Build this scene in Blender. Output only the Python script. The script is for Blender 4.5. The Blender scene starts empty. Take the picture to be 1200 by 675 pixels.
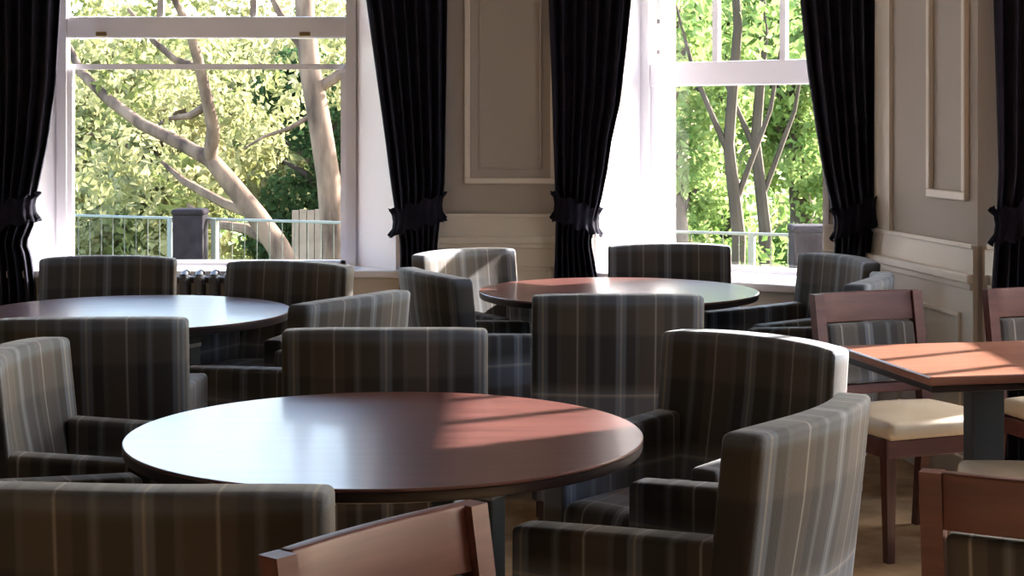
import bpy, bmesh, math, random
from mathutils import Vector, Matrix
random.seed(7)
C = bpy.context.scene
COL = C.collection
F = 1970.0           # focal length in pixels of the 1200 px wide photograph
HY = 142.0           # horizon row
EYE = 1.5

# ------------------------------------------------------------------ helpers
def link(o, parent=None):
    COL.objects.link(o)
    if parent: o.parent = parent
    return o

def tag(o, label=None, cat=None, group=None, kind=None):
    if label: o['label'] = label
    if cat: o['category'] = cat
    if group: o['group'] = group
    if kind: o['kind'] = kind
    return o

def empty(name, loc=(0, 0, 0), rz=0.0):
    o = bpy.data.objects.new(name, None); COL.objects.link(o)
    o.location = loc; o.rotation_euler = (0, 0, rz); o.empty_display_size = .1
    return o

class MB:
    """collects shapes, builds one mesh object"""
    def __init__(s): s.bm = bmesh.new()
    def box(s, lo, hi, M=None, bev=0.0, seg=2):
        b = bmesh.new()
        bmesh.ops.create_cube(b, size=1)
        c = [(lo[i]+hi[i])/2 for i in range(3)]; d = [abs(hi[i]-lo[i]) for i in range(3)]
        for v in b.verts: v.co = Vector((c[0]+v.co.x*d[0], c[1]+v.co.y*d[1], c[2]+v.co.z*d[2]))
        if bev: bmesh.ops.bevel(b, geom=b.edges[:], offset=bev, segments=seg, profile=.5, affect='EDGES')
        s.add(b, M); return s
    def add(s, b, M=None):
        if M is not None: bmesh.ops.transform(b, matrix=M, verts=b.verts)
        me = bpy.data.meshes.new('t'); b.to_mesh(me); b.free(); s.bm.from_mesh(me); bpy.data.meshes.remove(me)
    def poly(s, pts, faces, M=None):
        b = bmesh.new(); vs = [b.verts.new(p) for p in pts]
        for f in faces: b.faces.new([vs[i] for i in f])
        bmesh.ops.recalc_face_normals(b, faces=b.faces); s.add(b, M); return s
    def tube(s, pts, rads, n=10, M=None):
        b = bmesh.new(); rings = []
        pts = [Vector(p) for p in pts]
        for i, p in enumerate(pts):
            t = (pts[min(i+1, len(pts)-1)] - pts[max(i-1, 0)]).normalized()
            a = t.cross(Vector((0, 1, 0)) if abs(t.y) < .9 else Vector((1, 0, 0))).normalized(); c = t.cross(a)
            r = rads[i] if hasattr(rads, '__len__') else rads
            rings.append([b.verts.new(p + (a*math.cos(2*math.pi*k/n) + c*math.sin(2*math.pi*k/n))*r) for k in range(n)])
        for i in range(len(rings)-1):
            for k in range(n): b.faces.new((rings[i][k], rings[i][(k+1) % n], rings[i+1][(k+1) % n], rings[i+1][k]))
        b.faces.new(rings[0]); b.faces.new(rings[-1])
        bmesh.ops.recalc_face_normals(b, faces=b.faces); s.add(b, M); return s
    def lathe(s, prof, n=64, M=None):
        b = bmesh.new(); rings = []
        for r, z in prof: rings.append([b.verts.new((r*math.cos(2*math.pi*k/n), r*math.sin(2*math.pi*k/n), z)) for k in range(n)])
        for i in range(len(rings)-1):
            for k in range(n): b.faces.new((rings[i][k], rings[i][(k+1) % n], rings[i+1][(k+1) % n], rings[i+1][k]))
        b.faces.new(rings[0]); b.faces.new(rings[-1])
        bmesh.ops.recalc_face_normals(b, faces=b.faces); s.add(b, M); return s
    def pad(s, lo, hi, bev, fn=None, cuts=8, seg=4):
        """rounded box cut into a grid and bent by fn"""
        b = bmesh.new(); bmesh.ops.create_cube(b, size=1)
        c = [(lo[i]+hi[i])/2 for i in range(3)]; d = [abs(hi[i]-lo[i]) for i in range(3)]
        for v in b.verts: v.co = Vector((c[0]+v.co.x*d[0], c[1]+v.co.y*d[1], c[2]+v.co.z*d[2]))
        bmesh.ops.bevel(b, geom=b.edges[:], offset=bev, segments=seg, profile=.5, affect='EDGES')
        for ax in range(3):
            if d[ax] < .15: continue
            for k in range(1, cuts):
                co = [0, 0, 0]; co[ax] = lo[ax] + d[ax]*k/cuts; no = [0, 0, 0]; no[ax] = 1
                bmesh.ops.bisect_plane(b, geom=b.verts[:]+b.edges[:]+b.faces[:], plane_co=co, plane_no=no)
        if fn:
            for v in b.verts: v.co = fn(v.co.copy())
        s.add(b); return s
    def build(s, name, mat, parent=None, smooth=False, M=None, ang=40):
        if M is not None: bmesh.ops.transform(s.bm, matrix=M, verts=s.bm.verts)
        me = bpy.data.meshes.new(name); s.bm.to_mesh(me); s.bm.free()
        me.materials.append(mat)
        if smooth:
            for p in me.polygons: p.use_smooth = True
            try: me.set_sharp_from_angle(angle=math.radians(ang))
            except Exception: pass
        return link(bpy.data.objects.new(name, me), parent)

def copy_tree(o, parent=None):
    c = o.copy(); COL.objects.link(c); c.parent = parent
    for ch in list(o.children): copy_tree(ch, c)
    return c

# ------------------------------------------------------------------ materials
def newmat(name, col=(.5, .5, .5), rough=.6, spec=.5, metal=0.0):
    m = bpy.data.materials.new(name); m.use_nodes = True
    b = m.node_tree.nodes['Principled BSDF']
    b.inputs['Base Color'].default_value = (*col, 1); b.inputs['Roughness'].default_value = rough
    b.inputs['Specular IOR Level'].default_value = spec; b.inputs['Metallic'].default_value = metal
    return m
def nodes(m): return m.node_tree.nodes, m.node_tree.links, m.node_tree.nodes['Principled BSDF']

def noise_mat(name, c1, c2, scale=8, rough=.7, detail=4, bump=0.0, spec=.4, stretch=(1, 1, 1), lo=.35, hi=.65):
    m = newmat(name, c1, rough, spec); N, L, b = nodes(m)
    tc = N.new('ShaderNodeTexCoord'); mp = N.new('ShaderNodeMapping'); mp.inputs['Scale'].default_value = stretch
    nz = N.new('ShaderNodeTexNoise'); nz.inputs['Scale'].default_value = scale; nz.inputs['Detail'].default_value = detail
    cr = N.new('ShaderNodeValToRGB'); cr.color_ramp.elements[0].position = lo; cr.color_ramp.elements[1].position = hi
    cr.color_ramp.elements[0].color = (*c1, 1); cr.color_ramp.elements[1].color = (*c2, 1)
    L.new(tc.outputs['Object'], mp.inputs['Vector']); L.new(mp.outputs[0], nz.inputs['Vector']); L.new(nz.outputs['Fac'], cr.inputs[0]); L.new(cr.outputs[0], b.inputs['Base Color'])
    if bump:
        bp = N.new('ShaderNodeBump'); bp.inputs['Strength'].default_value = bump; bp.inputs['Distance'].default_value = .01
        L.new(nz.outputs['Fac'], bp.inputs['Height']); L.new(bp.outputs[0], b.inputs['Normal'])
    return m

def plaid(name, ax1, ax2, k=1.0):
    """woven check: broad charcoal and brown bands with thin pale and blue lines"""
    m = newmat(name, rough=.75, spec=.35); N, L, b = nodes(m)
    tc = N.new('ShaderNodeTexCoord'); sp = N.new('ShaderNodeSeparateXYZ'); L.new(tc.outputs['Object'], sp.inputs[0])
    def ramp(ax, period, off, stops):
        a = N.new('ShaderNodeMath'); a.operation = 'MULTIPLY_ADD'; L.new(sp.outputs[ax], a.inputs[0]); a.inputs[1].default_value = 1/period; a.inputs[2].default_value = off + 20
        f = N.new('ShaderNodeMath'); f.operation = 'FRACT'; L.new(a.outputs[0], f.inputs[0])
        cr = N.new('ShaderNodeValToRGB'); e = cr.color_ramp.elements
        e[0].position = 0; e[0].color = (*stops[0][1], 1); e[1].position = 1; e[1].color = (*stops[0][1], 1)
        for p, c in stops[1:]:
            x = e.new(p); x.color = (*c, 1)
        L.new(f.outputs[0], cr.inputs[0]); return cr.outputs[0]
    ch = (.027*k, .026*k, .027*k); br = (.080*k, .067*k, .057*k); bl = (.15*k, .18*k, .225*k); cr_ = (.42*k, .40*k, .37*k); gr = (.10*k, .10*k, .092*k)
    v = ramp(ax1, .27, .13, [(0, ch), (.08, ch), (.10, bl), (.14, bl), (.155, cr_), (.175, bl), (.21, bl), (.23, ch), (.33, ch), (.345, gr), (.38, gr), (.40, br), (.58, br), (.60, cr_), (.615, br), (.70, br), (.72, ch), (.80, ch), (.82, gr), (.85, bl), (.87, gr), (.90, ch)])
    h = ramp(ax2, .40, .32, [(0, ch), (.20, ch), (.24, br), (.44, br), (.47, gr), (.50, bl), (.66, bl), (.69, cr_), (.70, bl), (.74, gr), (.80, ch)])
    mx = N.new('ShaderNodeMix'); mx.data_type = 'RGBA'; mx.inputs[0].default_value = .50
    L.new(v, mx.inputs[6]); L.new(h, mx.inputs[7])
    nz = N.new('ShaderNodeTexNoise'); nz.inputs['Scale'].default_value = 260; L.new(tc.outputs['Object'], nz.inputs['Vector'])
    bp = N.new('ShaderNodeBump'); bp.inputs['Strength'].default_value = .25; bp.inputs['Distance'].default_value = .003
    L.new(nz.outputs['Fac'], bp.inputs['Height']); L.new(bp.outputs[0], b.inputs['Normal'])
    L.new(mx.outputs[2], b.inputs['Base Color'])
    b.inputs['Sheen Weight'].default_value = .25; b.inputs['Sheen Roughness'].default_value = .4
    return m

def wood(name, c1, c2, rough=.3, axis=0, spec=.5, coat=0.0, scale=3.0):
    st = [12, 12, 12]; st[axis] = 1.0
    m = noise_mat(name, c1, c2, scale=scale, rough=rough, spec=spec, stretch=tuple(st), detail=5)
    b = m.node_tree.nodes['Principled BSDF']; b.inputs['Coat Weight'].default_value = coat; b.inputs['Coat Roughness'].default_value = .12
    return m

M_PB = plaid('check_fabric_upright', 0, 2); M_PA = plaid('check_fabric_arm', 1, 2); M_PS = plaid('check_fabric_seat', 0, 1)
M_TOP = wood('mahogany_tabletop', (.10, .038, .032), (.145, .056, .047), .29, 0, .9, .28, 2.5)
M_STOP = wood('oak_red_tabletop', (.20, .082, .050), (.28, .12, .075), .32, 0, .5, .2, 2.5)
M_EDGE = newmat('dark_table_edge', (.022, .014, .014), .35)
M_RW = wood('red_mahogany', (.085, .032, .028), (.125, .046, .038), .45, 0, .4, .0)
M_LEG = wood('dark_mahogany', (.05, .018, .014), (.08, .028, .02), .35, 2, .5, .1)
M_IRON = newmat('charcoal_steel', (.045, .05, .052), .35, .5, .3)
M_STEEL = newmat('brushed_steel', (.55, .54, .52), .3, .5, .8)
M_CREAM = noise_mat('cream_vinyl', (.58, .50, .38), (.66, .58, .45), 6, .45)
M_CURT = noise_mat('navy_velvet', (.012, .012, .022), (.020, .019, .034), 12, .85, spec=.2)
M_TIE = noise_mat('navy_velvet_band', (.007, .007, .013), (.012, .011, .02), 12, .9, spec=.1)
M_BAL = newmat('weathered_baluster', (.05, .06, .05), .6)
M_TAUPE = noise_mat('taupe_paint', (.385, .34, .295), (.405, .355, .305), 3, .7)
M_WOODW = noise_mat('stone_white_paint', (.64, .585, .505), (.67, .61, .53), 3, .5)
M_MOULD = newmat('pale_moulding_paint', (.68, .62, .54), .5)
M_WHITE = newmat('white_gloss_paint', (.84, .82, .86), .35)
M_CEIL = newmat('ceiling_white', (.8, .78, .74), .8)
M_RAD = newmat('anthracite_radiator_enamel', (.05, .048, .05), .35)
M_BRASS = newmat('aged_brass', (.35, .25, .12), .35, .5, 1)
M_CARPET = noise_mat('brown_gold_carpet', (.25, .155, .08), (.43, .30, .175), 5, .95, 6, .3, .1)
M_BARK = noise_mat('pale_bark', (.05, .032, .024), (.20, .135, .095), 7, .9, 5, .6, .2, (1, 1, .3))
M_BARKD = noise_mat('dark_bark', (.04, .03, .022), (.08, .06, .045), 6, .9, 5, .6, .2, (1, 1, .3))
M_POSTW = noise_mat('dark_stained_timber', (.014, .011, .014), (.024, .02, .024), 10, .9, spec=.1)
M_RAILW = newmat('galvanised_rail', (.16, .18, .17), .5, .4, 0)
M_GRASS = noise_mat('lawn_green', (.07, .11, .03), (.14, .17, .06), 2, .95)
M_PALE = noise_mat('weathered_timber', (.22, .16, .12), (.30, .22, .17), 5, .8)
M_SHADE = newmat('linen_shade', (.75, .70, .60), .9)

def glass_mat():
    m = bpy.data.materials.new('window_glass'); m.use_nodes = True; N, L = m.node_tree.nodes, m.node_tree.links
    N.clear(); o = N.new('ShaderNodeOutputMaterial'); t = N.new('ShaderNodeBsdfTransparent'); g = N.new('ShaderNodeBsdfGlossy'); g.inputs['Roughness'].default_value = .02
    mx = N.new('ShaderNodeMixShader'); lw = N.new('ShaderNodeLayerWeight'); lw.inputs['Blend'].default_value = .5
    pw = N.new('ShaderNodeMath'); pw.operation = 'POWER'; pw.inputs[1].default_value = 5; L.new(lw.outputs['Facing'], pw.inputs[0])
    fr = N.new('ShaderNodeMath'); fr.operation = 'MULTIPLY_ADD'; fr.inputs[1].default_value = .8; fr.inputs[2].default_value = .02; L.new(pw.outputs[0], fr.inputs[0])
    L.new(fr.outputs[0], mx.inputs[0]); L.new(t.outputs[0], mx.inputs[1]); L.new(g.outputs[0], mx.inputs[2]); L.new(mx.outputs[0], o.inputs[0])
    return m
M_GLASS = glass_mat()

def leaf_mat(name, c1, c2):
    m = bpy.data.materials.new(name); m.use_nodes = True; N, L = m.node_tree.nodes, m.node_tree.links
    N.clear(); o = N.new('ShaderNodeOutputMaterial'); d = N.new('ShaderNodeBsdfDiffuse'); t = N.new('ShaderNodeBsdfTranslucent'); mx = N.new('ShaderNodeMixShader'); mx.inputs[0].default_value = .5
    tc = N.new('ShaderNodeTexCoord'); nz = N.new('ShaderNodeTexNoise'); nz.inputs['Scale'].default_value = 1.3; nz.inputs['Detail'].default_value = 5
    cr = N.new('ShaderNodeValToRGB'); e = cr.color_ramp.elements; e[0].position = .38; e[1].position = .62; e[0].color = (*c1, 1); e[1].color = (*c2, 1)
    L.new(tc.outputs['Object'], nz.inputs['Vector']); L.new(nz.outputs['Fac'], cr.inputs[0])
    L.new(cr.outputs[0], d.inputs[0]); L.new(cr.outputs[0], t.inputs[0]); L.new(d.outputs[0], mx.inputs[1]); L.new(t.outputs[0], mx.inputs[2]); L.new(mx.outputs[0], o.inputs[0])
    return m
M_LY = leaf_mat('yellow_green_leaves', (.16, .18, .06), (.40, .37, .19))
M_LG = leaf_mat('fresh_green_leaves', (.13, .21, .055), (.34, .42, .16))
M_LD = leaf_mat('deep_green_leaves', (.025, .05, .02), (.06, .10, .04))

def brick_mat():
    m = newmat('white_painted_brick', (.8, .79, .77), .7); N, L, b = nodes(m)
    tc = N.new('ShaderNodeTexCoord'); sp = N.new('ShaderNodeSeparateXYZ'); L.new(tc.outputs['Object'], sp.inputs[0])
    a = N.new('ShaderNodeMath'); a.operation = 'MULTIPLY'; a.inputs[1].default_value = 1/.17; L.new(sp.outputs[2], a.inputs[0])
    f = N.new('ShaderNodeMath'); f.operation = 'FRACT'; L.new(a.outputs[0], f.inputs[0])
    g = N.new('ShaderNodeMath'); g.operation = 'LESS_THAN'; g.inputs[1].default_value = .13; L.new(f.outputs[0], g.inputs[0])
    mx = N.new('ShaderNodeMix'); mx.data_type = 'RGBA'; L.new(g.outputs[0], mx.inputs[0]); mx.inputs[6].default_value = (.8, .79, .77, 1); mx.inputs[7].default_value = (.2, .17, .17, 1)
    L.new(mx.outputs[2], b.inputs['Base Color']); return m
M_BRICK = brick_mat()

# ------------------------------------------------------------------ room shell
P0 = Vector((-4.0, 9.0)); P1 = Vector((.33, 9.0)); P2 = Vector((1.69, 7.95)); P3 = Vector((1.87, 6.75)); P4 = Vector((3.3, 7.35))
P5 = Vector((3.3, -2.0)); P6 = Vector((-4.0, -2.0))
HC = 3.4
def frame(P, Q):
    """local frame: x along the wall, y outward, z up (walls listed clockwise seen from above)"""
    u = (Q-P).normalized(); n = Vector((-u.y, u.x))
    M = Matrix(((u.x, n.x, 0, P.x), (u.y, n.y, 0, P.y), (0, 0, 1, 0), (0, 0, 0, 1)))
    return M, (Q-P).length
TH = .30
tr = [0]
def trim(mb, mat, M=None, **kw):
    tr[0] += 1
    return tag(mb.build('trim_%d' % tr[0], mat, None, M=M, **kw), kind='structure')

def wall(side, P, Q, holes=(), mat=M_TAUPE, TH=TH, st=0):
    """holes: list of (s0, s1, z0, z1)"""
    M, L = frame(P, Q); mb = MB(); s = st
    for (a, b, z0, z1) in holes:
        mb.box((s, 0, 0), (a, TH, HC)); mb.box((a, 0, 0), (b, TH, z0)); mb.box((a, 0, z1), (b, TH, HC)); s = b
    mb.box((s, 0, 0), (L, TH, HC))
    return tag(mb.build('wall_'+side, mat, M=M), kind='structure')

def window(n, P, Q, s0, s1, z0, z1, splay=.2, zm=1.80, thick=(1.70, 1.81), thin=None, panes=3, brick=True, lifts=True, low=0, inset=-.01, d=.24, TH=TH, fw=.055):
    """s0..s1 is the glazed opening; the wall hole is wider by the splay"""
    M, L = frame(P, Q)
    root = empty('window_%d' % n); root.matrix_world = M; tag(root, kind='structure')
    a0, a1 = s0-splay, s1+splay
    # splayed white lining
    pts = []; 
    mb = MB()
    mb.poly([(a0, -.005, z0), (s0, d, z0), (s0-.03, d, z0), (a0-.03, -.005, z0), (a0, -.005, z1), (s0, d, z1), (s0-.03, d, z1), (a0-.03, -.005, z1)],
            [(0, 1, 2, 3), (4, 5, 6, 7), (0, 1, 5, 4), (1, 2, 6, 5), (2, 3, 7, 6), (3, 0, 4, 7)])
    mb.poly([(a1, -.005, z0), (s1, d, z0), (s1+.03, d, z0), (a1+.03, -.005, z0), (a1, -.005, z1), (s1, d, z1), (s1+.03, d, z1), (a1+.03, -.005, z1)],
            [(0, 1, 2, 3), (4, 5, 6, 7), (0, 1, 5, 4), (1, 2, 6, 5), (2, 3, 7, 6), (3, 0, 4, 7)])
    # solid filling behind the splay so no light leaks
    mb.box((a0-.03, d, z0), (s0, TH, z1)); mb.box((s1, d, z0), (a1+.03, TH, z1))
    mb.box((a0, 0, z1-.03), (a1, TH, z1))
    mb.build('window_lining', M_WHITE, root)
    mb = MB(); mb.box((a0-.04, -.06, z0-.035), (a1+.04, TH-.01, z0+.005), bev=.008); mb.build('window_sill', M_WHITE, root)
    fy0, fy1 = d-.02, d+.06
    mb = MB(); mb.box((s0, fy0, z0), (s0+fw, fy1, z1)); mb.box((s1-fw, fy0, z0), (s1, fy1, z1)); mb.box((s0+fw, fy0, z1-fw), (s1-fw, fy1, z1)); mb.box((s0+fw, fy0, z0), (s1-fw, fy1, z0+.012))
    mb.build('window_frame', M_WHITE, root)
    # upper sash
    up = MB(); up.box((s0+fw, d-.01, thick[0]), (s1-fw, d+.05, thick[1]), bev=.008)
    w = (s1-s0-2*fw)/panes
    for k in range(1, panes):
        x = s0+fw+w*k; up.box((x-.018, d+.005, thick[1]), (x+.018, d+.035, z1-fw))
    up = up.build('upper_sash', M_WHITE, root)
    g = MB(); g.box((s0+fw, d+.017, thick[1]), (s1-fw, d+.021, z1-fw)); g.build('pane', M_GLASS, up)
    lo = MB()
    if thin: lo.box((s0+fw, d+.02, thin[0]), (s1-fw, d+.05, thin[1]))
    ztop = thin[0] if thin else thick[0]
    lo.box((s0+fw, d, z0+.012), (s0+fw+.03, d+.045, ztop)); lo.box((s1-fw-.03, d, z0+.012), (s1-fw, d+.045, ztop)); lo.box((s0+fw, d, z0+.012), (s1-fw, d+.045, z0+.035))
    lo = lo.build('lower_sash', M_WHITE, root)
    for k in range(1, low):
        x = s0+fw+(s1-s0-2*fw)*k/low; m = MB(); m.box((x-.014, d+.005, z0+.035), (x+.014, d+.035, ztop)); m.build('glazing_bar', M_WHITE, lo)
    g = MB(); g.box((s0+fw+.03, d+.02, z0+.035), (s1-fw-.03, d+.024, ztop)); g.build('pane', M_GLASS, lo)
    if lifts:
        for t in (.15, .83):
            x = s0+(s1-s0)*t; m = MB(); m.box((x-.03, d-.025, thick[0]+.012), (x+.03, d-.01, thick[0]+.035), bev=.004); m.build('sash_lift', M_BRASS, root)
    if brick:
        b = MB(); e = TH+.16
        b.box((s0-.25, TH, z0-.1), (s0+inset, e, z1+.15)); b.box((s1+.01, TH, z0-.1), (s1+.25, e, z1+.15)); b.box((s0+inset, TH, z1-.02), (s1+.01, e, z1+.15)); b.box((s0-.3, TH-.02, z0-.12), (s1+.3, e+.03, z0-.02))
        b.build('brick_reveal', M_BRICK, root)
    return root

Z0, Z1 = .70, 3.12
# window 1 in the back wall: glass X -2.50 .. -0.857 measured from P0.x = -4
wall('back', P0, P1, [(4-2.50-.24, 4-.857+.24, Z0, Z1)])
window(1, P0, P1, 4-2.50, 4-.857, Z0, Z1, splay=.235, thick=(1.955, 2.075), thin=(1.785, 1.815))
wall('canted', P1, P2, [(.14, 1.485, Z0, 2.34)], TH=.52)  # unseen wall above opening brought down to block sun from the left table
window(2, P1, P2, .15, 1.475, Z0, 2.34, splay=.002, thick=(1.69, 1.82), lifts=False, inset=.065, d=.44, TH=.52)
wall('right_return', P2, P3)
wall('right_front', P3, P4, [(.40, 1.27, Z0, Z1)], st=.145)
window(3, P3, P4, .50, 1.17, Z0, Z1, splay=.095, thick=(1.69, 1.82), panes=2)
wall('right', P4, P5, [(.08, 1.42, Z0, Z1), (2.60, 4.05, Z0, Z1)])
for k_, (s_, w_) in enumerate(((.18, 1.14), (2.70, 1.25))):
    window(4+k_, P4, P5, s_, s_+w_, Z0, Z1, splay=.095, thick=(1.85, 1.95), low=3)
wall('rear', P5, P6)
wall('left', P6, P0)

outline = [P0, P1, P2, P3, P4, P5, P6]
def slab(name, z0, z1, mat, grow):
    mb = MB(); c = Vector((0, 4)); pts = []
    ps = [Vector((p.x + (grow if p.x > c.x else -grow), p.y + (grow if p.y > c.y else -grow))) for p in outline]
    n = len(ps)
    vs = [(p.x, p.y, z0) for p in ps] + [(p.x, p.y, z1) for p in ps]
    fs = [tuple(range(n)), tuple(range(n, 2*n))] + [(i, (i+1) % n, n+(i+1) % n, n+i) for i in range(n)]
    mb.poly(vs, fs); return tag(mb.build(name, mat), kind='structure')
slab('floor', -.12, 0, M_CARPET, .28)
slab('ceiling', HC, HC+.12, M_CEIL, .30)

def dado(P, Q, gaps=(), s0=0.0, s1=None, panels=(), side='x'):
    """cream wainscot with a top band, chair rail and raised panels; gaps are windows where it stays below the sill"""
    M, L = frame(P, Q); s1 = s1 if s1 is not None else L
    mb = MB(); s = s0
    segs = []
    for a, b in gaps: segs.append((s, a, 1.0)); segs.append((a, b, Z0-.04)); s = b
    segs.append((s, s1, 1.0))
    for a, b, h in segs: mb.box((a, -.02, 0), (b, .004, h))
    trim(mb, M_WOODW, M)
    mb = MB()
    for a, b, h in segs:
        if h >= 1:
            mb.box((a, -.045, .845), (b, -.018, .885), bev=.008); mb.box((a, -.032, .82), (b, -.018, .846), bev=.005)
            mb.box((a, -.028, .985), (b, -.018, 1.005), bev=.004)
    trim(mb, M_MOULD, M)
    tag(MB().box((s0, -.038, 0), (s1, -.016, .14), bev=.006).build('baseboard_'+side, M_WOODW, M=M), kind='structure')
    for a, b in panels:
        mb = MB(); z0, z1 = .24, .72; t = .02
        for (x0, x1, y0, y1) in ((a, b, z0, z0+t), (a, b, z1-t, z1), (a, a+t, z0, z1), (b-t, b, z0, z1)): mb.box((x0, -.034, y0), (x1, -.018, y1), bev=.004)
        trim(mb, M_WOODW, M)
def panel(P, Q, a, b, z0, z1, t=.03, dep=.022, mat=M_MOULD):
    M, L = frame(P, Q); mb = MB()
    for (x0, x1, y0, y1) in ((a, b, z0, z0+t), (a, b, z1-t, z1), (a, a+t, z0+t, z1-t), (b-t, b, z0+t, z1-t)): mb.box((x0, -dep, y0), (x1, .003, y1), bev=.006)
    trim(mb, mat, M)
dado(P0, P1, [(1.22, 3.42)], panels=[(.25, 1.05), (3.75, 4.22)], side='back')
panel(P0, P1, 3.745, 4.235, 1.165, 3.0)
panel(P0, P1, 3.82, 4.16, 1.24, 2.92, .012, .008, M_TAUPE)
panel(P0, P1, .2, 1.0, 1.165, 3.0)
dado(P1, P2, [(.14, 1.49)], side='canted')
dado(P2, P3, panels=[(.42, 1.1)], side='right_return')
panel(P2, P3, .73, 1.13, 1.175, 3.0, .035)
trim(MB().box((0, -.018, 1.0), (.30, .003, HC)), M_WOODW, frame(P2, P3)[0])
dado(P3, P4, [(.38, 1.29)], s0=.02, side='right_front')
dado(P4, P5, [(.06, 1.44), (2.58, 4.07)], side='right')

# ------------------------------------------------------------------ curtains
def interp(t, tab):
    if t <= tab[0][0]: return tab[0][1]
    for (a, va), (b, vb) in zip(tab, tab[1:]):
        if t <= b: return va + (vb-va)*(t-a)/(b-a)
    return tab[-1][1]
def canted_y(x): return 9.0 if x < .33 else (9.0 - (x-.33)*(1.05/1.36) if x < 1.69 else 7.95)

def curtain(left, right, yf, zr, label, folds=7):
    """left/right: outline columns of the drape by picture row; yf: depth of the hanging plane as a function of x"""
    yr = yf(0)
    def row2z(y): return EYE-(y-HY)*zr/F
    def col2x(c):
        y = zr
        for _ in range(8): x = (c-600)*y/F; y = yf(x)
        return x
    L = sorted((row2z(y), col2x(c)) for y, c in left); R = sorted((row2z(y), col2x(c)) for y, c in right)
    nz, nu = 90, 110; ztie = row2z(250)
    b = bmesh.new(); rows = []
    for j in range(nz+1):
        z = .015 + (HC-.02-.015)*j/nz
        xl, xr = interp(z, L), interp(z, R); w = xr-xl
        d = z-ztie; squeeze = math.exp(-(d/.12)**2)
        amp = .038*(1-.45*squeeze)
        ring = []
        for i in range(nu+1):
            u = i/nu
            x = xl + w*u
            ph = u*folds*2*math.pi
            y = yf(x) - .02 - amp*math.sin(ph) - amp*.35*math.sin(ph*1.7+z*.8+.6) - .05*squeeze*math.sin(math.pi*u)
            x += .012*math.sin(ph+1.2)*(1-abs(2*u-1))
            ring.append(b.verts.new((x, y, z)))
        rows.append(ring)
    for j in range(nz):
        for i in range(nu): b.faces.new((rows[j][i], rows[j][i+1], rows[j+1][i+1], rows[j+1][i]))
    mb = MB(); mb.add(b)
    o = mb.build('curtain', M_CURT, smooth=True, ang=180)
    sm = o.modifiers.new('thick', 'SOLIDIFY'); sm.thickness = .006; sm.offset = 0
    xc = (interp(ztie, L)+interp(ztie, R))/2
    tag(o, label, 'curtain', 'navy curtains by the windows')
    # tie band with a gathered ruffle
    tb = bmesh.new(); n = 80; rws = []
    wl, wr = interp(ztie, L)-.012, interp(ztie, R)+.012; cx = (wl+wr)/2; hw = (wr-wl)/2; cy = yf(cx)-.05
    for j, (dz, g) in enumerate(((.062, 1.13), (.035, 1.03), (0, .99), (-.035, 1.02), (-.075, 1.14))):
        rg = []
        for i in range(n):
            a = 2*math.pi*i/n; rf = 1 + (.09*math.sin(a*17+dz*9) if abs(dz) > .04 else .02*math.sin(a*17))
            dep = .085*g*rf
            yy = cy - dep*math.sin(a)
            lean = .045*math.cos(a)*(1 if cx < .3 or cx > 1 else -1)
            rg.append(tb.verts.new((cx+hw*g*rf*math.cos(a), min(yy, canted_y(cx)-.02 if zr > 7.2 else 6.73), ztie+dz+lean+(.012*math.sin(a*11) if abs(dz) > .04 else 0))))
        rws.append(rg)
    for j in range(4):
        for i in range(n): tb.faces.new((rws[j][i], rws[j][(i+1) % n], rws[j+1][(i+1) % n], rws[j+1][i]))
    m2 = MB(); m2.add(tb); t = m2.build('tieback', M_TIE, o, smooth=True, ang=180)
    return o
bk = lambda x: 8.93
curtain([(-500, -60), (0, -45), (200, -30), (250, -22), (300, -28), (500, -30)],
        [(-500, 80), (0, 72), (100, 66), (170, 56), (230, 43), (262, 41), (285, 31), (300, 37), (340, 42), (500, 45)], bk, 8.9,
        'dark navy curtain at the far left edge, tied back left of the wide window', 7)
curtain([(-500, 395), (0, 430), (80, 441), (160, 452), (215, 459), (250, 464), (285, 470), (310, 470), (500, 462)],
        [(-500, 528), (0, 524), (215, 521), (250, 516), (290, 512), (500, 520)], bk, 8.9,
        'dark navy curtain tied back between the wide window and the tall grey wall panel', 7)
cy3 = lambda x: min(8.93, canted_y(x)-.09)
curtain([(-500, 636), (0, 643), (100, 647), (200, 650), (250, 652), (322, 650), (500, 648)],
        [(-500, 752), (0, 739), (60, 733), (120, 726), (165, 716), (200, 711), (235, 704), (262, 696), (285, 692), (322, 699), (500, 704)], cy3, 8.8,
        'dark navy curtain left of the narrow window, sunlit on its right edge', 7)
cy4 = lambda x: canted_y(x)-.09 if x < 1.62 else canted_y(1.62)-.09-(x-1.62)*.3
curtain([(-500, 915), (0, 937), (80, 945), (150, 955), (200, 963), (250, 975), (285, 977), (310, 975), (500, 970)],
        [(-500, 1031), (0, 1031), (215, 1028), (250, 1026), (300, 1020), (500, 1022)], cy4, 7.95,
        'dark navy curtain in the corner right of the narrow window', 7)
curtain([(-500, 1160), (0, 1162), (100, 1165), (200, 1168), (250, 1166), (330, 1160), (500, 1158)],
        [(-500, 1310), (0, 1300), (200, 1260), (250, 1235), (300, 1240), (500, 1250)], lambda x: 6.68, 6.68,
        'dark navy curtain at the far right edge, behind the second wooden chair', 7)

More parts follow.
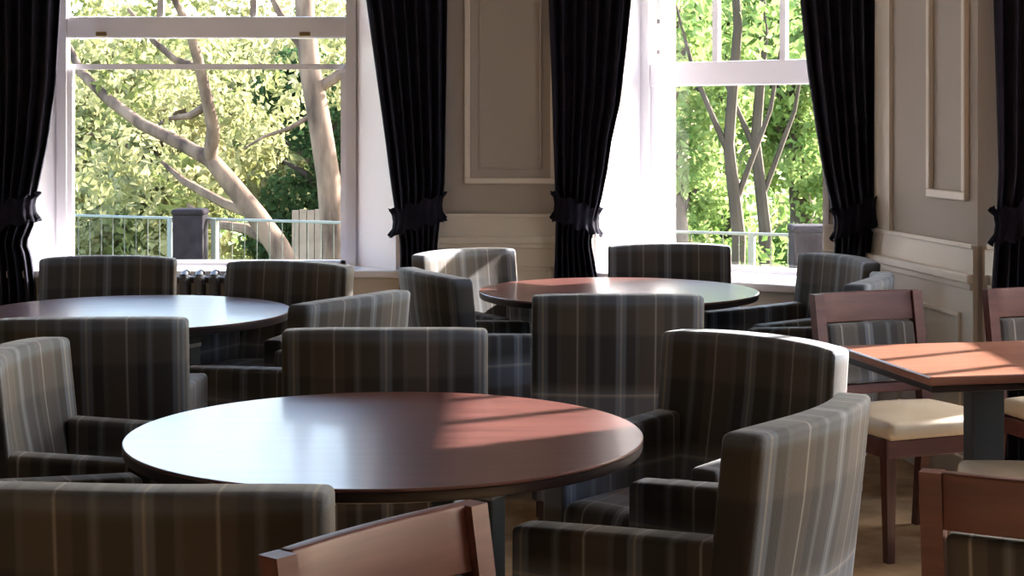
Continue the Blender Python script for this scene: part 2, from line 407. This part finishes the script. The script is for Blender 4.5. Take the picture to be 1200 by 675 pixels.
# ------------------------------------------------------------------ radiator
rad = empty('radiator', (-1.72, 8.855, 0)); tag(rad, 'dark cast iron column radiator under the sill of the wide window', 'radiator')
n = 19; sp = .078
for k in range(n):
    x = (k-(n-1)/2)*sp; m = MB()
    for dy in (-.055, .055):
        m.tube([(x, dy, .10), (x, dy, .12), (x, dy, .65), (x, dy*.8, .685), (x, dy*.3, .70)], [.012, .02, .02, .024, .02], 10)
    m.pad((x-.026, -.075, .08), (x+.026, .075, .13), .02, seg=3); m.pad((x-.026, -.075, .635), (x+.026, .075, .695), .024, seg=3)
    if k in (0, n-1): m.box((x-.015, -.06, 0), (x+.015, -.03, .09)); m.box((x-.015, .03, 0), (x+.015, .06, .09))
    m.build('column', M_RAD, rad, smooth=True)
MB().tube([(-n/2*sp, 0, .105), (n/2*sp, 0, .105)], .018).tube([(-n/2*sp, 0, .665), (n/2*sp, 0, .665)], .018).build('pipe', M_RAD, rad, smooth=True)

# ------------------------------------------------------------------ armchairs
def make_armchair():
    t = empty('armchair')
    W = .30
    def bend(v):
        x = v.x/W
        k = (v.z-.16)/.74
        v.y += -.055*(1-x*x)*max(0, min(1, k*1.3)) + (.9-v.z)*.10
        v.z += -.010*abs(x)**3*max(0, k)
        return v
    MB().pad((-W, .0, .16), (W, .085, .90), .015, bend, 14).build('backrest', M_PB, t, smooth=True)
    for s in (-1, 1):
        def af(v, s=s):
            q = (v.y-.08)/.5
            v.z += (.012 - .03*q)*max(0, (v.z-.16)/.5)
            v.x += s*(-.006*math.sin(q*math.pi))
            return v
        MB().pad((min(s*W, s*(W-.085)), .09, .16), (max(s*W, s*(W-.085)), .575, .66), .016, af, 8).build('armrest', M_PA, t, smooth=True)
    MB().pad((-.214, .10, .16), (.214, .565, .34), .012, None, 4).build('seat_base', M_PA, t, smooth=True)
    def cf(v):
        if v.z > .44: v.z += .028*(1-(v.x/.22)**2)*max(0, 1-((v.y-.35)/.25)**2)
        return v
    MB().pad((-.212, .13, .342), (.212, .60, .49), .035, cf, 8).build('seat_cushion', M_PS, t, smooth=True)
    for sx in (-1, 1):
        for y, dy in ((.15, -.03), (.535, .01)):
            m = MB(); a, c = .022, .015; x = sx*.255
            pts = [(x-a, y-a, .165), (x+a, y-a, .165), (x+a, y+a, .165), (x-a, y+a, .165)] + [(x+sx*.008+i*c, y+dy+j*c, 0) for i, j in ((-1, -1), (1, -1), (1, 1), (-1, 1))]
            m.poly(pts, [(0, 1, 2, 3), (4, 5, 6, 7), (0, 1, 5, 4), (1, 2, 6, 5), (2, 3, 7, 6), (3, 0, 4, 7)]); m.build('leg', M_LEG, t)
    return t
arm0 = make_armchair(); first = [True]
def place(proto, flag, x, y, fx, fy, label, cat, group):
    o = proto if flag[0] else copy_tree(proto); flag[0] = False
    o.location = (x, y, 0); o.rotation_euler = (0, 0, math.atan2(fy, fx)-math.pi/2)
    return tag(o, label, cat, group)
GA, GB, GC = 'tartan armchairs round the nearest table', 'tartan armchairs round the table by the wide window', 'tartan armchairs round the table by the narrow window'
AC = [
 (-.60, 2.765, .04, 1, 'tartan armchair in the near left corner with its back to the camera', GA),
 (.64, 3.50, -.84, .54, 'tartan armchair at the front right, its daylit outer back turned to the right', GA),
 (-1.34, 4.46, 1, -.03, 'tartan armchair at the left edge facing right, pale light on its inner back', GA),
 (.70, 4.72, -.72, -.70, 'tartan armchair right of the nearest table with sunlit rim, facing it from behind', GA),
 (-.37, 4.88, -.02, 1, 'tartan armchair just behind the nearest table, low wide back to the camera', GA),
 (-1.275, 3.575, .86, .50, 'tartan armchair mostly out of frame at left, only a rounded armrest showing', GA),
 (-1.30, 5.14, -.06, 1, 'dark tartan armchair with its back to the camera before the left table', GB),
 (-.52, 5.80, -.85, .53, 'tartan armchair with greyish lit outer back on the right of the left table', GB),
 (-.93, 7.20, -.42, -.9, 'dark tartan armchair in front of the window at the right of the radiator', GB),
 (-1.79, 7.50, 0, -1, 'dark tartan armchair in front of the window at the left of the radiator', GB),
 (.37, 5.84, .0, 1, 'large dark tartan armchair with back to the camera before the far round table', GC),
 (-.35, 6.74, .91, .42, 'tartan armchair with bluish lit top edge and dark outer back turned to the camera', GC),
 (-.25, 7.88, .70, -.71, 'tartan armchair striped with bright sunlight beside the tied curtain', GC),
 (.77, 8.27, -.02, -1, 'tartan armchair behind the far round table below the narrow window', GC),
 (1.49, 7.50, -.95, -.32, 'tartan armchair with pale lit inner back in front of the corner curtain', GC),
 (1.42, 6.52, -.93, .37, 'tartan armchair behind the wooden chair, only its curved top showing', GC),
]
for a in AC: place(arm0, first, a[0], a[1], a[2], a[3], a[4], 'armchair', a[5])

# ------------------------------------------------------------------ wooden dining chairs
def make_dining():
    t = empty('dining_chair'); w = .235
    def py(z): return .0 + (.87-z)*.16 if z > .42 else .072 - (.42-z)*.12     # rear post lean
    for s in (-1, 1):
        m = MB(); x = s*(w-.022); pts = []; fs = []
        zs = [0, .22, .42, .60, .75, .87]; ws = [.016, .019, .022, .021, .020, .020]
        for z, a in zip(zs, ws): pts += [(x-a, py(z)-a, z), (x+a, py(z)-a, z), (x+a, py(z)+a, z), (x-a, py(z)+a, z)]
        for i in range(len(zs)-1):
            for k in range(4): fs.append((4*i+k, 4*i+(k+1) % 4, 4*i+4+(k+1) % 4, 4*i+4+k))
        fs += [(0, 1, 2, 3), tuple(4*(len(zs)-1)+k for k in range(4))]
        m.poly(pts, fs).build('back_post', M_RW, t)
        m = MB(); x = s*(w-.024); a, c = .021, .014
        pts = [(x-a, .44-a, .42), (x+a, .44-a, .42), (x+a, .44+a, .42), (x-a, .44+a, .42)] + [(x+i*c, .445+j*c, 0) for i, j in ((-1, -1), (1, -1), (1, 1), (-1, 1))]
        m.poly(pts, [(0, 1, 2, 3), (4, 5, 6, 7), (0, 1, 5, 4), (1, 2, 6, 5), (2, 3, 7, 6), (3, 0, 4, 7)]).build('front_leg', M_LEG, t)
    def bow(v):
        v.y += (.87-v.z)*.16 - .018*(1-(v.x/w)**2); return v
    MB().pad((-w+.042, -.014, .765), (w-.042, .014, .872), .005, bow, 8).build('top_rail', M_RW, t, smooth=True)
    MB().pad((-w+.042, -.012, .505), (w-.042, .012, .54), .004, bow, 8).build('lower_rail', M_RW, t, smooth=True)
    MB().pad((-w+.046, -.022, .545), (w-.046, .026, .760), .014, bow, 8).build('back_pad', M_PB, t, smooth=True)
    m = MB(); m.box((-w+.006, .06, .355), (w-.006, .462, .415), bev=.004); m.build('seat_frame', M_RW, t)
    def cf(v):
        if v.z > .45: v.z += .018*(1-(v.x/w)**2)*max(0, 1-((v.y-.27)/.22)**2)
        k = (v.y-.27)/.21; v.x *= 1+.02*k
        return v
    MB().pad((-w+.004, .085, .417), (w-.004, .485, .478), .024, cf, 8).build('seat_cushion', M_CREAM, t, smooth=True)
    return t
din0 = make_dining(); fd = [True]
GW = 'wooden chairs with cream seats'
DC = [
 (1.305, 6.20, .38, -.92, 'red-brown wooden chair with cream seat behind the square table, left of the two', GW),
 (1.99, 6.36, .30, -.95, 'red-brown wooden chair cut by the right frame edge, behind the square table', GW),
 (1.80, 4.80, -.98, .12, 'cream chair seat tucked under the square table from the right edge', GW),
 (.95, 2.94, .42, .91, 'dark wooden chair at the bottom right corner with its back to the camera', GW),
 (-.205, 2.61, .77, -.64, 'red-brown wooden chair at the bottom centre, slanting top rail before the nearest table', GW),
]
for a in DC: place(din0, fd, a[0], a[1], a[2], a[3], a[4], 'chair', a[5])

# ------------------------------------------------------------------ tables
def make_round():
    t = empty('round_table'); R = .61
    MB().lathe([(R-.003, .752), (R, .754), (R, .758), (R-.002, .76)], 128).build('tabletop', M_TOP, t, smooth=True, ang=25)
    MB().lathe([(R-.012, .728), (R-.003, .731), (R-.001, .738), (R-.001, .7515)], 128).build('table_rim', M_EDGE, t, smooth=True, ang=25)
    for k in range(4):
        a = math.radians(-30+90*k); x, y = .28*math.cos(a), .28*math.sin(a)
        M = Matrix.Translation((x, y, 0)) @ Matrix.Rotation(a, 4, 'Z')
        l = MB().box((-.032, -.032, .03), (.032, .032, .728), M, bev=.005).build('leg', M_IRON, t)
        MB().box((-.034, -.034, .64), (.034, .034, .655), M, bev=.002).build('collar', M_STEEL, l)
    m = MB()
    for k in range(2):
        M = Matrix.Rotation(math.radians(-30+90*k), 4, 'Z'); m.box((-.40, -.04, 0), (.40, .04, .03), M, bev=.006)
    m.build('base', M_IRON, t)
    return t
rt = make_round(); fr = [True]
def round_table(x, y, rz, label):
    o = rt if fr[0] else copy_tree(rt); fr[0] = False
    o.location = (x, y, 0); o.rotation_euler = (0, 0, rz); tag(o, label, 'table', 'round mahogany tables'); return o
round_table(-.30, 3.99, 0, 'large round polished mahogany table nearest the camera')
round_table(-1.475, 6.55, .0, 'round mahogany table at left reflecting the wide window')
round_table(.465, 7.36, 0, 'round mahogany table at the back, sunlit, before the narrow window')

def make_square():
    t = empty('square_table'); a = .35
    MB().box((-a, -a, .722), (a, a, .75), bev=.005).build('tabletop', M_STOP, t)
    MB().box((-a+.012, -a+.012, .700), (a-.012, a-.012, .7215), bev=.003).build('table_rim', M_EDGE, t)
    MB().box((-.055, -.035, .03), (.055, .035, .70), bev=.006).build('pedestal', M_IRON, t)
    MB().box((-.26, -.035, 0), (.26, .035, .03), bev=.006).box((-.035, -.26, 0), (.035, .26, .03), bev=.006).build('base', M_IRON, t)
    return t
sq = make_square(); ar = math.atan2(.2, .98)
sq.location = (1.50, 5.345, 0); sq.rotation_euler = (0, 0, ar); tag(sq, 'square reddish wooden table on a dark pedestal at the right, barred with sunlight', 'table', 'square wooden tables')
s2 = copy_tree(sq); s2.location = (1.50+.712*.98, 5.345+.712*.2, 0); tag(s2, 'second square wooden table joined on at the right frame edge', 'table', 'square wooden tables')

# ------------------------------------------------------------------ outdoors
tag(MB().box((-60, 9.4, -.9), (60, 90, -.7)).build('ground', M_GRASS), kind='structure')
def P(c, r, y): return Vector(((c-600)*y/F, y, EYE-(r-HY)*y/F))

# railing with dark timber posts
A = Vector((-5.4, 14.18)); B = Vector((4.2, 10.02))
M, L = frame(A, B)
rl = empty('railing'); rl.matrix_world = M
tag(rl, 'pale metal railing outside both windows, running between dark timber posts', 'railing')
MB().box((0, -.015, .742), (L, .015, .762), bev=.004).build('top_rail', M_RAILW, rl)
MB().box((0, -.012, -.02), (L, .012, .005)).build('bottom_rail', M_BAL, rl)
for k in range(int(L/.11)):
    MB().box((.05+k*.11-.0025, -.0025, 0), (.05+k*.11+.0025, .0025, .74)).build('baluster', M_BAL, rl)
for k, s in enumerate((3.02, 3.42, 7.62, 8.15)):
    if k in (0, 1, 2, 3): MB().box((s-.02, -.03, -.7), (s+.02, .02, .76)).build('standard', M_RAILW, rl)
def post(c, y, label):
    x = (c-600)*y/F; o = empty('timber_post', (x, y-.1, 0)); tag(o, label, 'post', 'dark timber posts of the railing')
    m = MB(); m.box((-.115, -.115, -.7), (.115, .115, .79), bev=.012); m.build('shaft', M_POSTW, o)
    m = MB(); m.pad((-.125, -.125, .785), (.125, .125, .835), .022, seg=3); m.build('cap', M_POSTW, o, smooth=True)
post(226, 12.9, 'dark timber railing post outside the wide window'); post(945, 10.9, 'dark timber railing post outside the narrow window')

def leaves(mb_pts, size, up=.5):
    """many small bent leaves around the given points"""
    me = bpy.data.meshes.new('leaves'); vs = []; fs = []
    for p in mb_pts:
        s = size*random.uniform(.6, 1.35)
        a = Vector((random.gauss(0, 1), random.gauss(0, 1), random.gauss(0, 1))).normalized()
        b = a.cross(Vector((random.gauss(0, 1), random.gauss(0, 1), random.gauss(0, 1)))).normalized()
        c = a.cross(b)*.12*s; i = len(vs)
        vs += [p-a*s*.5, p+b*s*.3+c, p+a*s*.5, p-b*s*.3+c]; fs += [(i, i+1, i+2), (i, i+2, i+3)]
    me.from_pydata([tuple(v) for v in vs], [], fs); return me
def crown(blobs, n, size):
    pts = []; tot = sum(b[3]**2 for b in blobs)
    for (x, y, z, r) in blobs:
        for _ in range(int(n*r*r/tot)):
            d = Vector((random.gauss(0, 1), random.gauss(0, 1), random.gauss(0, 1))).normalized()*r*random.uniform(.55, 1.0)
            pts.append(Vector((x+d.x, y+d.y, z+d.z*.85)))
    return leaves(pts, size)
def tree(name, loc, h, r, mat, bark, label, n=5000, size=.22, group=None, blobs=16, low=0.0):
    o = empty(name, loc); m = MB()
    m.tube([(0, 0, 0), (.05, 0, h*.3), (-.05, .05, h*.55), (.08, 0, h*.85)], [.16, .13, .10, .03], 10)
    for k in range(6):
        a = k*1.05+random.random(); z = h*(.3+.08*k)
        m.tube([(0, 0, z), (math.cos(a)*r*.3, math.sin(a)*r*.3, z+h*.1), (math.cos(a)*r*.6, math.sin(a)*r*.6, z+h*.15)], [.07, .045, .015], 6)
    m.build('trunk', bark, o, smooth=True)
    bl = []
    for k in range(blobs):
        a = random.uniform(0, 2*math.pi); q = math.sqrt(random.random())*r*.62; z = low + (h-low)*random.uniform(.05, .95)
        bl.append((q*math.cos(a), q*math.sin(a), z, r*random.uniform(.35, .55)))
    f = bpy.data.objects.new('foliage', crown(bl, n, size)); f.data.materials.append(mat); link(f, o)
    tag(o, label, 'tree', group); return o

# leaning pale tree
yt = 15.0
o = empty('branching_tree', (P(345, 300, yt).x, yt, -.7)); off = Vector(o.location)
def br(m, pix, rads, n=10, dy=0):
    pts = [P(c, r, yt + dy*i/len(pix)) - off for i, (c, r) in enumerate(pix)]; m.tube(pts, rads, n)
m = MB()
br(m, [(360, 420), (345, 330), (325, 288), (300, 252), (268, 212), (246, 186)], [.14, .12, .105, .095, .085, .072])
br(m, [(246, 187), (215, 170), (165, 145), (125, 115), (95, 85), (76, 45), (60, 0)], [.07, .062, .056, .05, .042, .03, .02], dy=.8)
br(m, [(246, 187), (250, 150), (241, 110), (232, 70), (222, 35), (205, 0), (190, -40)], [.07, .06, .052, .046, .04, .03, .02], dy=-.8)
br(m, [(241, 125), (222, 136), (198, 139)], [.04, .034, .016], 8)
br(m, [(234, 80), (205, 70), (180, 48), (150, 10)], [.04, .032, .028, .016], 8)
br(m, [(300, 252), (262, 238), (215, 212), (190, 190)], [.055, .045, .035, .018], 8, .6)
br(m, [(325, 288), (290, 268), (250, 262), (220, 240)], [.06, .05, .035, .018], 8, .8)
m.build('trunk', M_BARK, o, smooth=True)
bl = []
for (c, r) in ((90, 30), (120, 70), (60, 90), (160, 100), (200, 20), (190, 110), (140, -20), (240, -30), (110, 160), (190, 180), (280, 60), (150, 215), (90, 230), (300, 120), (230, 210)):
    q = P(c, r, yt+random.uniform(.6, 2.2))-off; bl.append((q.x, q.y, q.z, random.uniform(.35, .6)))
f = bpy.data.objects.new('foliage', crown(bl, 2600, .10)); f.data.materials.append(M_LY); link(f, o)
tag(o, 'pale branching tree leaning left outside the wide window', 'tree')
# straight trunk
yt = 14.0
o = empty('tall_tree', (P(392, 300, yt).x, yt, -.7)); off = Vector(o.location); m = MB()
br(m, [(396, 440), (394, 330), (392, 290), (385, 210), (374, 140), (363, 80), (358, 20), (352, -60), (350, -200)], [.12, .112, .105, .10, .095, .09, .082, .07, .04], 14)
br(m, [(370, 105), (392, 92), (415, 70), (450, 30)], [.05, .045, .03, .02], 8)
br(m, [(360, 60), (335, 30), (310, -20)], [.05, .035, .02], 8)
br(m, [(374, 130), (340, 150), (310, 160), (285, 175)], [.025, .018, .012, .008], 8)
m.build('trunk', M_BARK, o, smooth=True)
bl = []
for (c, r) in ((400, 90), (415, 40), (330, 20), (300, -10), (350, -60), (410, -50), (392, 95), (340, 95), (270, 10)):
    q = P(c, r, yt+random.uniform(.3, 1.5))-off; bl.append((q.x, q.y, q.z, random.uniform(.3, .5)))
f = bpy.data.objects.new('foliage', crown(bl, 1500, .09)); f.data.materials.append(M_LY); link(f, o)
tag(o, 'tall straight thick-trunked tree at the right side of the wide window', 'tree')

# timber screen behind the trunks
m = MB()
for k in range(16): m.box((k*.075, 0, -.7), (k*.075+.068, .03, .62+.01*(k % 2)), bev=.004)
sc = m.build('timber_screen', M_PALE); sc.location = (P(342, 300, 16.6).x, 16.6, 0); tag(sc, 'low pale timber board screen beyond the tall tree trunk', 'fence')

GT = 'background trees'
def px(c, y): return (c-600)*y/F
TB = [
 (20, 20.6, 1.45, 3.3, M_LY, M_BARK, 'yellow-green tree beyond the railing, leftmost behind the wide window', .18, 0),
 (185, 18.6, 1.4, 3.0, M_LY, M_BARK, 'yellow-green tree beyond the railing behind the forked pale tree', .18, 0),
 (330, 21.5, 1.45, 3.4, M_LY, M_BARK, 'yellow-green tree above the dark bush by the tall trunk', .18, 0),
 (100, 23.8, 1.6, 3.6, M_LY, M_BARK, 'yellow-green tree seen between the two nearer ones at the left of the wide window', .2, 0),
 (225, 27.5, 1.6, 3.8, M_LG, M_BARKD, 'greener tree in the gap at the middle of the wide window', .2, 0),
 (430, 26, 1.6, 3.8, M_LY, M_BARK, 'yellow-green tree at the right jamb of the wide window', .2, 0),
 (-60, 25.5, 1.6, 3.6, M_LY, M_BARK, 'yellow-green tree hidden partly by the left curtain', .2, 0),
 (785, 16.4, .9, 3.9, M_LG, M_BARKD, 'fresh green tree at the left of the narrow window', .15, 0),
 (935, 17.8, 1.0, 4.1, M_LG, M_BARKD, 'fresh green tree at the right of the narrow window', .15, 0),
 (850, 20.2, 1.4, 4.7, M_LG, M_BARKD, 'fresh green tree between two nearer ones in the narrow window', .17, 0),
 (1000, 23.2, 1.5, 5.0, M_LY, M_BARK, 'yellow-green tree far right beyond the narrow window', .18, 0),
 (770, 24.5, 1.7, 5.2, M_LY, M_BARK, 'yellow-green tree far left beyond the narrow window', .18, 0),
]
for c, y0, r_, h_, lm, bkm, lab, sz, lw_ in TB:
    tree('leafy_tree', (px(c, y0), y0, -.7), h_, r_, lm, bkm, lab, 9500, sz*.68, GT, blobs=16, low=lw_)
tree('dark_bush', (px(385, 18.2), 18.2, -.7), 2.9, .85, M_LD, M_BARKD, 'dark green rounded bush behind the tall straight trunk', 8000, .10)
for c, y0, lab in ((862, 14.4, 'thin dark trunk left of centre in the narrow window'), (893, 15.4, 'thin dark trunk right of centre in the narrow window')):
    o = empty('sapling', (px(c, y0), y0, -.7)); m = MB()
    m.tube([(0, 0, 0), (.03, 0, 1.2), (-.06, 0, 2.0), (.02, 0, 3.0), (-.05, 0, 4.2)], [.07, .06, .05, .04, .02], 8)
    m.tube([(-.05, 0, 1.9), (-.35, 0, 2.6), (-.5, .1, 3.2)], [.03, .02, .01], 6); m.tube([(0, 0, 1.5), (.3, 0, 2.3), (.4, -.1, 3.0)], [.03, .02, .01], 6)
    m.build('trunk', M_BARKD, o, smooth=True)
    f = bpy.data.objects.new('foliage', crown([(-.4, .1, 3.2, .4), (.4, 0, 3.0, .4), (0, 0, 4.1, .6), (.1, 0, .9, .35)], 520, .12)); f.data.materials.append(M_LG); link(f, o)
    tag(o, lab, 'tree', 'thin trunks outside the narrow window')

# ------------------------------------------------------------------ light
w = bpy.data.worlds.new('sky'); C.world = w; w.use_nodes = True; N, L_ = w.node_tree.nodes, w.node_tree.links
bg = N['Background']; sky = N.new('ShaderNodeTexSky'); sky.sky_type = 'NISHITA'; sky.sun_disc = False
SD = Vector((.85, .53, .51)).normalized()
EL = math.asin(SD.z); AZ = math.atan2(SD.x, SD.y)
sky.sun_elevation = EL; sky.sun_rotation = AZ; sky.air_density = 1.0; sky.dust_density = 1.6; sky.ozone_density = 1.0
L_.new(sky.outputs[0], bg.inputs[0]); bg.inputs[1].default_value = 1.35
sl = bpy.data.lights.new('sun', 'SUN'); sl.energy = 30.0; sl.angle = math.radians(.6); sl.color = (1, .94, .90)
so = bpy.data.objects.new('sun', sl); link(so); so.rotation_euler = SD.to_track_quat('Z', 'Y').to_euler()

# ------------------------------------------------------------------ camera
cd = bpy.data.cameras.new('camera'); co = bpy.data.objects.new('camera', cd); link(co)
co.location = (0, 0, EYE); co.rotation_euler = (math.pi/2, 0, 0)
cd.sensor_width = 36; cd.sensor_fit = 'HORIZONTAL'; cd.lens = F/1200*36; cd.shift_y = -(337.5-HY)/1200
cd.clip_end = 200
C.camera = co
vs = C.view_settings; vs.view_transform = 'Standard'; vs.look = 'None'; vs.gamma = 1; vs.use_curve_mapping = False; vs.exposure = .4
C.cycles.max_bounces = 10; C.cycles.diffuse_bounces = 5; C.cycles.transparent_max_bounces = 16; C.cycles.sample_clamp_indirect = 8
